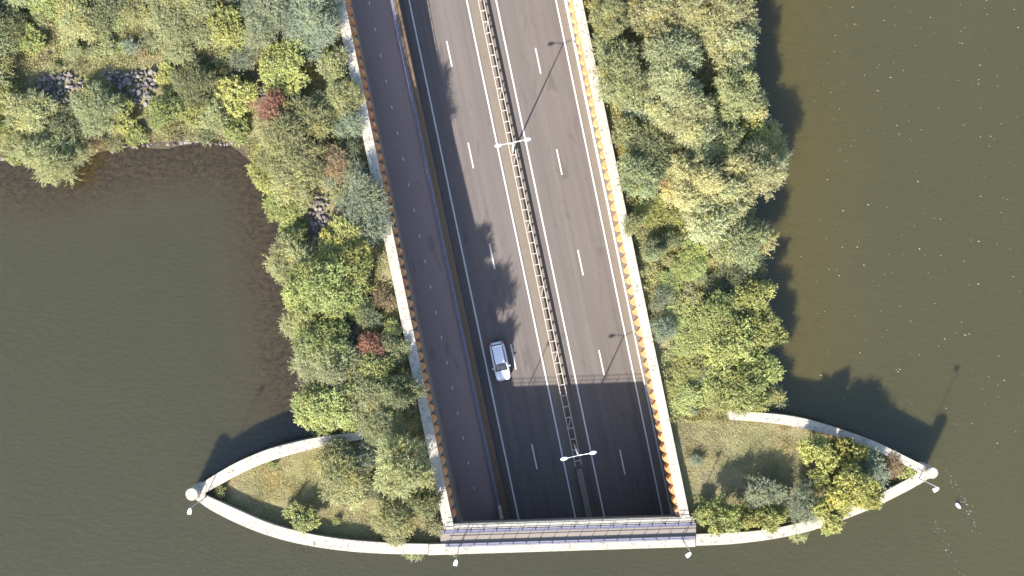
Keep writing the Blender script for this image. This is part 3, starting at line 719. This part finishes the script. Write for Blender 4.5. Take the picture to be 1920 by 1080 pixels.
def fillers(n, side, box, kinds):
    out = []; tries = 0; ss = np.array(stone_spots)
    while len(out) < n and tries < 4000:
        tries += 1
        px, py = rnd.uniform(box[0], box[1]), rnd.uniform(box[2], box[3]); rp = rnd.uniform(9, 16)
        x, y, _ = P(px, py, 2.2); r_ = rp/16.9
        if not poly_inside(np.array([x]), np.array([y]), landL if side < 0 else landR)[0]: continue
        if abs(x*CT+y*ST-wallv[side]) < 0.9+0.8*r_ or (side < 0 and np.min(np.hypot(ss[:, 0]-x, ss[:, 1]-y)) < 0.5+r_): continue
        if any((q[1]-x)**2+(q[2]-y)**2 < (1.15+r_)**2 for q in planted) or any((q[4]-x)**2+(q[5]-y)**2 < 1.8*r_*r_ for q in out): continue
        out.append((px, py, rp, rnd.choice(kinds), x, y))
    return ';'.join('%.0f %.0f %.0f %s' % q[:4] for q in out)
plant(fillers(50, -1, (-20, 800, -20, 800), 'BBAACDP'), -1, 'on the bike path bank', 'filler')
plant(fillers(40, 1, (1110, 1450, -20, 775), 'BBBAAGP'), 1, 'on the long bank beside the car lanes', 'filler')
for t, x, y, spk, lab in planted:
    nb = sorted(((q[1]-x)**2+(q[2]-y)**2, q[3]) for q in planted if q[0] is not t)[:2]
    a_, b_ = NOUN[nb[0][1]], NOUN[nb[1][1]]
    t['label'] = f'{lab} beside two {a_}s' if a_ == b_ else f'{lab} by a {a_} and {b_}'

# ------------------------------------------------------------------ ground cover
def cover(name, side, n, seed, region, lrange, wrange, upz, colr, label, cat, avoid=True, bush=0.0):
    r = np.random.RandomState(seed)
    x0, x1, y0, y1 = region
    X = r.uniform(x0, x1, n); Y = r.uniform(y0, y1, n)
    # clump the tufts
    k = (vnoise(X, Y, 1.1, seed) + 0.5*vnoise(X, Y, 0.4, seed+1)) > r.uniform(0.25, 0.95, n)
    poly = landL if side < 0 else landR
    k &= poly_inside(X, Y, poly)
    X, Y = X[k], Y[k]; Z = land_z(X, Y, side); ok = Z > -0.06
    if avoid and side < 0 and stone_spots:
        S_ = np.array(stone_spots)
        for i in range(0, len(S_)):
            ok &= (X-S_[i, 0])**2 + (Y-S_[i, 1])**2 > 0.2
    X, Y, Z = X[ok], Y[ok], Z[ok]; m = len(X)
    ln = r.uniform(*lrange, m)*(0.6+0.8*vnoise(X, Y, 2.3, seed+2)); wd = r.uniform(*wrange, m)
    T = unit(np.c_[r.randn(m, 2)*0.9, np.abs(r.randn(m))*upz+0.15]); Nn = unit(0.7*r.randn(m, 3)+np.array([0, 0, 1.0]))
    Cn = np.c_[X, Y, Z] + T*(ln*0.5)[:, None] + np.c_[np.zeros(m), np.zeros(m), np.abs(r.randn(m))*0.10*upz + bush*np.clip(vnoise(X, Y, 1.6, seed+7)+0.6*vnoise(X, Y, 0.7, seed+8)-0.55, 0, 1)*r.uniform(0.3, 1.0, m)**0.5]
    V, Q = leaves(Cn, T, Nn, ln, wd)
    ti = (0.65+0.7*vnoise(X, Y, 1.4, seed+3))*r.uniform(0.75, 1.25, m); wa = np.clip((vnoise(X, Y, 3.0, seed+4)-0.45)*2.2 + 0.3*r.randn(m), 0, 1)
    o = inst(name, np_mesh(name, V, Q, M['leaf'], {'tint': np.repeat(ti, 4), 'warm': np.repeat(wa, 4)}))
    o.color = (*colr, 1); setp(o, label, cat, kind='stuff'); return o
cover('undergrowth', -1, 650000, 21, (-62, -4, -17, 36), (0.12, 0.28), (0.05, 0.11), 0.7, (0.330, 0.318, 0.150), 'olive undergrowth covering the bike path bank', 'undergrowth', bush=0.9)
cover('undergrowth', 1, 430000, 31, (4, 34, -15, 36), (0.12, 0.28), (0.05, 0.11), 0.7, (0.350, 0.345, 0.155), 'olive undergrowth covering the bank beside the car lanes', 'undergrowth', bush=0.9)
cover('grass', -1, 150000, 41, (-40, -5, -31, -13), (0.10, 0.24), (0.02, 0.05), 0.45, (0.390, 0.350, 0.190), 'short dry grass on the walled point beside the bike path', 'grass')
cover('grass', 1, 170000, 51, (16, 49, -31, -13), (0.10, 0.24), (0.02, 0.05), 0.45, (0.390, 0.355, 0.195), 'short dry grass on the walled point beside the car lanes', 'grass')

# ------------------------------------------------------------------ guard rail in the median
gr = empty('guard_rail', (0, 0, 0), TH); setp(gr, 'double steel guard rail with cross rungs down the middle of the road', 'guard rail')
zg_ = lambda h: up(zr, h)
sg0 = -22.5
for f, d in ((gL, -1), (gR, 1)):
    bar(off(f, -0.045), off(f, 0.045), zg_(0.46), zg_(0.76), sg0, S1, 2.5).obj('rail', M['steel'], gr)
rung = MB().box(-0.36, 0.36, -0.05, 0.05, -0.05, 0.05).mesh('rung', M['steel'])
post = MB().box(-0.05, 0.05, -0.06, 0.06, 0.0, 0.72).mesh('post', M['steel'])
brace = MB().add([(-0.33, -0.62, 0), (-0.25, -0.62, 0), (0.33, 0.62, 0), (0.25, 0.62, 0), (-0.33, -0.62, .05), (-0.25, -0.62, .05), (0.33, 0.62, .05), (0.25, 0.62, .05)], [(0,3,2,1),(4,5,6,7),(0,1,5,4),(1,2,6,5),(2,3,7,6),(3,0,4,7)]).mesh('brace', M['steel'])
s = sg0+0.6; k = 0
while s < 46:
    vm = 0.5*(gL(s)+gR(s))
    inst('rung', rung, gr, (vm, s, zr(s)+0.70)); inst('post', post, gr, (vm, s+0.02, zr(s)))
    if k % 6 == 3: inst('brace', brace, gr, (vm, s+0.67, zr(s)+0.60))
    s += 1.335; k += 1
gb = bar(lambda s: 0.5*(gL(s)+gR(s))-0.36, lambda s: 0.5*(gL(s)+gR(s))+0.36, up(zr, -0.1), up(zr, 0.95), -36, -22.9, 3).obj('concrete_barrier', M['concrete'], **RZ)
setp(gb, 'concrete median barrier where the guard rail ends under the aqueduct', 'barrier')

# ------------------------------------------------------------------ street lamps
def head_mesh(L_=0.75, W_=0.30):
    mb = MB(); n = 12; vs_ = []; fs = []
    prof = [(0.0, 0.10, 0.02), (0.12, 0.28, 0.06), (0.45, 0.50, 0.10), (0.75, 0.46, 0.09), (0.95, 0.25, 0.05), (1.0, 0.06, 0.02)]
    for t, wv, hv in prof:
        for i in range(n):
            a = 2*math.pi*i/n; vs_.append((t*L_, wv*W_*math.cos(a), hv*math.sin(a)))
    m = len(prof)
    for q in range(m-1):
        for i in range(n): fs.append((q*n+i, q*n+(i+1) % n, (q+1)*n+(i+1) % n, (q+1)*n+i))
    fs += [tuple(range(n-1, -1, -1)), tuple((m-1)*n+i for i in range(n))]
    return mb.add(vs_, fs).mesh('lamp_head', M['lampwhite'], True)
hm = head_mesh(0.85, 0.42)
for (px, py), lab in (((961.7, 287), 'tall twin-headed street lamp in the sunlit stretch of the median'), ((1077, 831), 'tall twin-headed street lamp in the shaded stretch of the median')):
    v, s = s_of(px, py, zr); v = 0.5*(gL(s)+gR(s)); x, y = xy_of(v, s); hh = 9.0
    t = empty('street_lamp', (x, y, zr(s)), TH); setp(t, lab, 'street lamp', 'twin street lamps in the median')
    MB().tube((0, 0, 0), (0, 0, hh), 0.11, 0.06, 12).obj('pole', M['lampwhite'], t, True)
    for d in (-1, 1):
        mb = MB(); mb.tube((0, 0, hh-0.05), (d*0.7, 0.0, hh+0.12), 0.04, 0.035, 8); mb.tube((d*0.7, 0, hh+0.12), (d*1.35, 0, hh+0.17), 0.035, 0.03, 8)
        mb.obj('arm', M['lampwhite'], t, True)
        inst('lamp_head', hm, t, (d*1.2, 0, hh+0.18), (0, 0, 0 if d > 0 else math.pi))
hs = MB().prism([(0, -0.10), (0.28, -0.20), (0.62, -0.20), (0.62, 0.20), (0.28, 0.20), (0, 0.10)], -0.07, 0.07).mesh('lamp_head', M['lampwhite'])
for (bx, by), (hx, hy), lab in (((860.6, 1025), (855, 1052), 'slim path lamp on the aqueduct edge near the bike path'), ((1280, 1012.6), (1291, 1040), 'slim path lamp on the aqueduct edge near the car lanes'),
                                ((385, 933), (356, 957), 'slim path lamp near the pillar of the grassy walled point'), ((1723, 897), (1756, 917), 'slim path lamp near the pillar of the golden treed point')):
    hh = 5.4; x, y, z = P(bx, by, CAP); hx, hy, _ = P(hx, hy, CAP+hh); rz_ = math.atan2(hy-y, hx-x); dd = math.hypot(hx-x, hy-y)
    t = empty('path_lamp', (x, y, CAP+0.002), rz_); setp(t, lab, 'lamp', 'slim lamps along the aqueduct')
    mb = MB().tube((0, 0, 0), (0, 0, hh-0.1), 0.055, 0.045, 10); mb.lathe([(0.13, 0.0), (0.13, 0.05), (0.06, 0.08)], 10); mb.obj('pole', M['darkpole'], t, True)
    MB().tube((0, 0, hh-0.12), (max(dd-0.25, 0.1), 0, hh), 0.035, 0.03, 8).obj('arm', M['pole'], t, True)
    inst('lamp_head', hs, t, (max(dd-0.3, 0.05), 0, hh+0.02))

# ------------------------------------------------------------------ the white car
M['carpaint'] = m_plain('car_paint', (0.72, 0.73, 0.75), 0.22, 0.15, 0.03, 1.0, 0.6)
M['glass'] = m_plain('car_glass', (0.018, 0.020, 0.024), 0.06, 0.0, 0.05, 1.0, 0.8)
M['tyre'] = m_plain('tyre_rubber', (0.02, 0.02, 0.02), 0.85)
M['rim'] = m_plain('wheel_rim', (0.45, 0.45, 0.46), 0.3, 0.7)
M['tail'] = m_plain('tail_light', (0.45, 0.02, 0.015), 0.25)
M['headl'] = m_plain('head_light', (0.75, 0.77, 0.80), 0.12)
def build_car():
    v, s = s_of(937.5, 677.5, up(zr, 1.0)); x, y = xy_of(v, s)
    c = empty('car', (x, y, zr(s)), TH - math.pi/2)       # +x = forward, down the ramp
    c.rotation_euler = (0, math.atan(0.03), TH - math.pi/2)
    setp(c, 'white hatchback driving down the shaded lane beside the divider wall', 'car')
    L2, W2 = 2.35, 0.95
    # body stations: x, half width, sill z, belt z, hood/deck z
    st = [(-2.35, 0.62, 0.42, 0.62, 0.70), (-2.28, 0.80, 0.34, 0.80, 0.95), (-2.0, 0.90, 0.24, 0.92, 1.04), (-1.4, 0.94, 0.22, 0.92, 1.04), (-0.6, 0.95, 0.22, 0.90, 1.02),
          (0.3, 0.95, 0.22, 0.88, 1.0), (0.95, 0.94, 0.22, 0.86, 0.98), (1.5, 0.92, 0.22, 0.80, 0.93), (1.95, 0.87, 0.24, 0.70, 0.84), (2.2, 0.76, 0.28, 0.60, 0.72), (2.33, 0.58, 0.36, 0.52, 0.60)]
    vs_ = []; fs = []; sect = 12
    for X, wv, zs, zb, zd in st:
        pr = [(-wv*0.82, zs), (-wv*0.97, zs+0.08), (-wv, (zs+zb)/2), (-wv*0.985, zb), (-wv*0.90, zd-0.03), (-wv*0.45, zd+0.025)]
        pts = pr + [(-a, b) for a, b in pr[::-1]]
        vs_ += [(X, a, b) for a, b in pts]
    n = len(st)
    for i in range(n-1):
        for j in range(sect): fs.append((i*sect+j, i*sect+(j+1) % sect, (i+1)*sect+(j+1) % sect, (i+1)*sect+j))
    fs += [tuple(range(sect)), tuple((n-1)*sect+j for j in range(sect-1, -1, -1))]
    body = MB().add(vs_, fs).obj('body', M['carpaint'], c, True)
    sd = body.modifiers.new('s', 'SUBSURF'); sd.levels = 2; sd.render_levels = 2
    # glasshouse: dark glass hull with a white roof and pillars on it
    def hull(sts, mat, name, sub=1):
        v2 = []; f2 = []
        for X, wb, zb, wt, zt in sts: v2 += [(X, -wb, zb), (X, -wt, zt), (X, -wt*0.5, zt+0.02), (X, wt*0.5, zt+0.02), (X, wt, zt), (X, wb, zb)]
        m = len(sts)
        for i in range(m-1):
            for j in range(6): f2.append((i*6+j, i*6+(j+1) % 6, (i+1)*6+(j+1) % 6, (i+1)*6+j))
        f2 += [tuple(range(6)), tuple((m-1)*6+j for j in range(5, -1, -1))]
        o = MB().add(v2, f2).obj(name, mat, c, True)
        if sub: q = o.modifiers.new('s', 'SUBSURF'); q.levels = 1; q.render_levels = 1
        return o
    hull([(-2.12, 0.74, 0.96, 0.70, 1.0), (-1.95, 0.80, 0.97, 0.66, 1.26), (-1.55, 0.83, 0.97, 0.66, 1.44), (-0.6, 0.84, 0.97, 0.68, 1.50), (0.15, 0.84, 0.96, 0.66, 1.44), (0.75, 0.82, 0.96, 0.66, 1.15), (1.12, 0.78, 0.92, 0.72, 0.96)], M['glass'], 'glasshouse')
    roof = hull([(-1.98, 0.66, 1.22, 0.62, 1.30), (-1.55, 0.655, 1.40, 0.62, 1.485), (-0.6, 0.66, 1.45, 0.63, 1.535), (0.02, 0.645, 1.40, 0.60, 1.48), (0.22, 0.60, 1.36, 0.56, 1.425)], M['carpaint'], 'roof')
    for d in (-1, 1):
        MB().tube((0.18, d*0.655, 1.40), (1.02, d*0.79, 0.96), 0.035, 0.045, 6).obj('windscreen_pillar', M['carpaint'], c)
        MB().tube((-1.95, d*0.66, 1.24), (-2.1, d*0.76, 0.98), 0.06, 0.06, 6).obj('rear_pillar', M['carpaint'], c)
        mi = MB().prism([(0.62, d*0.93), (0.78, d*0.92), (0.76, d*1.10), (0.60, d*1.10)][::d], 0.93, 1.07).obj('mirror', M['carpaint'], c)
        MB().prism([(-2.31, d*0.55), (-2.02, d*0.86), (-2.0, d*0.925), (-2.30, d*0.72)][::-d], 0.80, 0.97).obj('tail_light', M['tail'], c)
        MB().prism([(2.26, d*0.50), (2.30, d*0.58), (1.95, d*0.855), (1.80, d*0.80)][::d], 0.60, 0.775).obj('headlight', M['headl'], c)
        for X in (-1.4, 1.42):
            w_ = empty('wheel', (X, d*0.86, 0.33), parent=c)
            MB().tube((0, -0.11, 0), (0, 0.11, 0), 0.33, 0.33, 20).obj('tyre', M['tyre'], w_, True)
            MB().tube((0, -0.115, 0), (0, 0.115, 0), 0.21, 0.21, 16).obj('rim', M['rim'], w_)
    for X in (0.55,): MB().box(-0.01, 0.01, -0.5, 0.5, 0, 0.02).obj('wiper', M['tyre'], c, loc=(1.06, 0, 0.985))
build_car()

# ------------------------------------------------------------------ cabinet and end block under the aqueduct edge
x, y, z = P(938, 962, zp(-26)+1.0)
mb = MB().box(-0.22, 0.22, -0.75, 0.75, 0.0, 1.1)
o = mb.obj('end_post', M['coping'], loc=(x, y, zp(-26)), rot=(0, 0, TH)); setp(o, 'white end block where the bike path railing meets the aqueduct', 'block')
x, y, z = P(861, 968, zp(-26)+0.6)
o = MB().prism([(-0.28, -1.1), (0.30, -1.1), (0.12, 0.75), (-0.20, 0.9)], 0, 1.0).obj('end_plinth', M['coping'], loc=(x, y, zp(-26)), rot=(0, 0, TH)); setp(o, 'pale concrete plinth at the foot of the bike path wall', 'plinth')

# ------------------------------------------------------------------ white bird, sun glints built as pale flakes, and foamy trails on the water
def bird():
    x, y, z = P(1797, 948, 0.2)
    mb = MB(); n = 12; vs_ = []; fs = []
    prof = [(-0.46, 0.01, 0.16), (-0.34, 0.10, 0.14), (-0.12, 0.19, 0.13), (0.10, 0.20, 0.12), (0.28, 0.14, 0.13), (0.36, 0.06, 0.17)]
    for X, wv, zc_ in prof:
        for i in range(n):
            a = 2*math.pi*i/n; vs_.append((X, wv*math.cos(a), zc_+0.8*wv*math.sin(a)))
    for k in range(len(prof)-1):
        for i in range(n): fs.append((k*n+i, k*n+(i+1) % n, (k+1)*n+(i+1) % n, (k+1)*n+i))
    fs += [tuple(range(n-1, -1, -1)), tuple((len(prof)-1)*n+i for i in range(n))]
    mb.add(vs_, fs)
    b = empty('water_bird', (x, y, 0.0), math.radians(128)); setp(b, 'white water bird floating on the open lake off the walled point', 'bird')
    mb.tube((0.30, 0, 0.18), (0.36, 0, 0.42), 0.05, 0.035, 8); mb.tube((0.36, 0, 0.42), (0.26, 0, 0.52), 0.035, 0.035, 8); mb.tube((0.26, 0, 0.52), (0.36, 0, 0.53), 0.05, 0.04, 8)
    mb.obj('body', m_plain('white_feathers', (0.85, 0.85, 0.83), 0.7, 0, 0.04), b, True)
    MB().tube((0.36, 0, 0.53), (0.45, 0, 0.50), 0.025, 0.006, 6).obj('beak', m_plain('beak_orange', (0.6, 0.22, 0.03), 0.5), b)
bird()
def glints_and_foam():
    r = random.Random(5); mb = MB()
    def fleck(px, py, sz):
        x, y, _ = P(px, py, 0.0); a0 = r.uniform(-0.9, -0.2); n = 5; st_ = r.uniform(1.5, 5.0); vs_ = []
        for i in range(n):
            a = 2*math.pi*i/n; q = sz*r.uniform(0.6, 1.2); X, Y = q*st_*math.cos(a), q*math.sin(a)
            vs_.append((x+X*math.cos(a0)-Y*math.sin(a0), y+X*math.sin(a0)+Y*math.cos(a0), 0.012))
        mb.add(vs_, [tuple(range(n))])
    for _ in range(260):  # loose flecks: sun glints on the ripples modelled as pale flakes
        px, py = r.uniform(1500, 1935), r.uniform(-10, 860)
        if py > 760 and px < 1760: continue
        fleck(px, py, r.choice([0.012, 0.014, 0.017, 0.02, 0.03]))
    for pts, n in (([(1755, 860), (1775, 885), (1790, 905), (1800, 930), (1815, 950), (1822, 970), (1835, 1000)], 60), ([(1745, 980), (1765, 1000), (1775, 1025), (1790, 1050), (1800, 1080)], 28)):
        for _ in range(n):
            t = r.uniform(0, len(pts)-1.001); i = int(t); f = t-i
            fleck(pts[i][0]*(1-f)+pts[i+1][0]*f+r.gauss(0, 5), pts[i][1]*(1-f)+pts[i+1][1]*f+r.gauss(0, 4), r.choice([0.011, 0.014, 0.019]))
    o = mb.obj('glint_foam_flecks', m_plain('glints_and_foam', (0.5, 0.5, 0.47), 0.6, 0, 0.05)); setp(o, 'pale flakes standing in for sun glints, with foamy trails, on the open lake', 'glints_and_foam', kind='stuff')
glints_and_foam()
